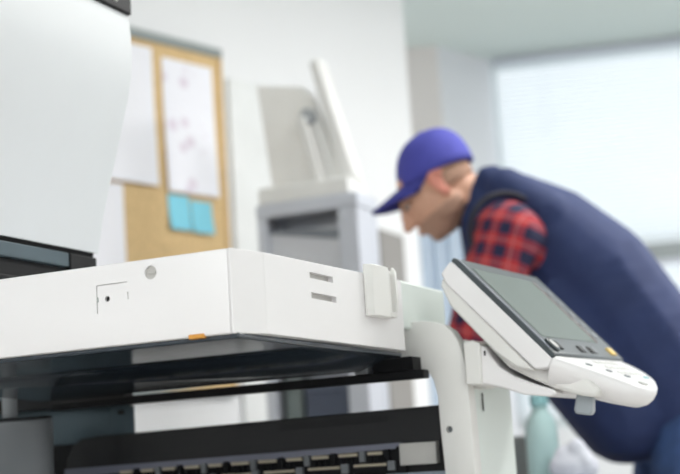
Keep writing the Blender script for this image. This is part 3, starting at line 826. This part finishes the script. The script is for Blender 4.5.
# quilted vest
VEST = mat('vest_navy', (36, 50, 92), .8, var=.08, vscale=12)
nt = VEST.node_tree; b = nt.nodes['Principled BSDF']
tc = nt.nodes.new('ShaderNodeTexCoord'); mpn = nt.nodes.new('ShaderNodeMapping'); mpn.inputs['Rotation'].default_value = (0, R(42), 0)
wv_ = nt.nodes.new('ShaderNodeTexWave'); wv_.wave_profile = 'SIN'; wv_.bands_direction = 'Z'; wv_.inputs['Scale'].default_value = 5.0; wv_.inputs['Distortion'].default_value = .6
bp = nt.nodes.new('ShaderNodeBump'); bp.inputs['Strength'].default_value = .35; bp.inputs['Distance'].default_value = .005
nt.links.new(tc.outputs['Object'], mpn.inputs[0]); nt.links.new(mpn.outputs[0], wv_.inputs[0]); nt.links.new(wv_.outputs['Fac'], bp.inputs['Height']); nt.links.new(bp.outputs['Normal'], b.inputs['Normal'])
bm = NB()
def sph(px, py, r, sy=1.3, dy=0):
    return (m(px, py, dy), r)
chain(bm, [sph(508, 208, .092), sph(548, 241, .135), sph(592, 281, .153), sph(632, 337, .158), sph(670, 392, .155)], 1.3)
chain(bm, [sph(550, 300, .11), sph(580, 362, .12), sph(624, 412, .125)], 1.5)
chain(bm, [sph(590, 370, .09), sph(612, 420, .07)], 2.0)
# collar
for k in range(9):
    t = k/8; yy = .062*math.cos(math.pi*t)
    cap_(bm, m(482+8*math.sin(math.pi*t), 186, yy), .022, m(492, 176, yy*.9)+Vector((.0, 0, .0)), .018)
    cap_(bm, m(476, 196+14*t, -.052), .022, m(484, 226, -.06), .022)
for s in (-1, 1):
    cap_(bm, m(484, 180, s*.058), .024, m(470, 222, s*.04), .026); cap_(bm, m(470, 222, s*.04), .026, m(482, 262, s*.03), .04)
    cap_(bm, m(502, 194, s*.08), .050, m(538, 222, s*.12), .06)
vest = lmesh(organic('quilted_vest', bm, VEST, man, .008, 6))
bm = NB()
cN = shN+Vector((.006, 0, -.008))
pa = [cN+Vector((.092*math.cos(a), -.01+.03*math.cos(a), .096*math.sin(a))) for a in [2*math.pi*i/30 for i in range(30)]]
for i in range(30):
    if 200 < i*12 < 330: continue
    cap_(bm, pa[i], .008, pa[(i+1) % 30], .008, k=2)
lmesh(organic('armhole_binding', bm, mat('binding_dark', (20, 22, 40), .7), vest, .004, 1))

# jeans and shoes
DEN = mat('denim', (58, 82, 128), .85, bump=.5, bscale=600, var=.2, vscale=25)
bm = NB(); ell(bm, (hip.x, D, hip.z), .15, .185, .13); ell(bm, (hip.x-.03, D, hip.z+.03), .13, .175, .13)
for s in (-1, 1):
    h, k, a = leg(s); chain(bm, [(h+Vector((-.01, 0, 0)), .115), (k, .078), (k.lerp(a, .5), .07), (a, .06)])
lmesh(organic('jeans', bm, DEN, man, .008, 4))
SHO = mat('shoe_brown', (70, 54, 44), .6)
for s in (-1, 1):
    h, k, a = leg(s)
    bm = NB(); chain(bm, [((a.x+.02, a.y, .055), .046), ((a.x-.06, a.y, .045), .045), ((a.x-.17, a.y, .036), .036)])
    chain(bm, [((a.x, a.y, .05), .045), ((a.x, a.y, .11), .045)])
    sh_ = lmesh(organic('shoe', bm, SHO, man, .007, 3, lambda v: Vector((v.x, v.y, max(v.z, .012)))))
    bm = NB(); xy(bm, [(a.x+.07-org.x, a.y-.04-org.y), (a.x+.07-org.x, a.y+.04-org.y), (a.x-.19-org.x, a.y+.036-org.y), (a.x-.21-org.x, a.y-org.y), (a.x-.19-org.x, a.y-.036-org.y)], 0, .014)
    link('sole', bm, BLACK, sh_, bevel=.003)

# ------------------------------------------------------------------ light
def area(name, loc_, rot, sx, sy, power, col=(1, 1, 1)):
    l = bpy.data.lights.new(name, 'AREA'); l.shape = 'RECTANGLE'; l.size = sx; l.size_y = sy; l.energy = power; l.color = col
    o = bpy.data.objects.new(name, l); COL.objects.link(o); o.location = loc_; o.rotation_euler = rot; return o
# daylight entering by the two windows behind the camera
for a, b_, za, zb in holes:
    area('window_daylight', ((a+b_)/2, YB+.02, (za+zb)/2), (R(-90), 0, 0), b_-a, zb-za, 80, (.98, .985, 1))
for i, (x, y, pw) in enumerate(((-1.7, -.9, 20), (1.7, -.9, 12), (-1.5, -2.3, 16), (1.8, -2.3, 14), (2.7, 3.9, 56), (1.15, 3.2, 19))):  # unseen lamp panels, the last two added to brighten the far wall
    e = empty('ceiling_fill_lamp', 'flat white ceiling lamp panel out of view, added to light the room', 'ceiling lamp', (x, y, H), 0, 'added ceiling lamps')
    bx('lamp_frame', CABW, e, -.62, .62, -.32, .32, -.03, -.001, bevel=.003)
    bx('diffuser', LAMPE, e, -.59, .59, -.29, .29, -.034, -.0301)
    area('fill_light', (x, y, H-.045), (0, 0, 0), 1.1, .5, pw, (1, .99, .975))
w = bpy.data.worlds.new('sky'); S.world = w; w.use_nodes = True
bg = w.node_tree.nodes['Background']; bg.inputs[0].default_value = (.90, .96, 1, 1); bg.inputs[1].default_value = 1.12
S.view_settings.view_transform = 'Standard'; S.view_settings.look = 'None'; S.view_settings.gamma = 1; S.view_settings.use_curve_mapping = False
S.view_settings.exposure = 0.41
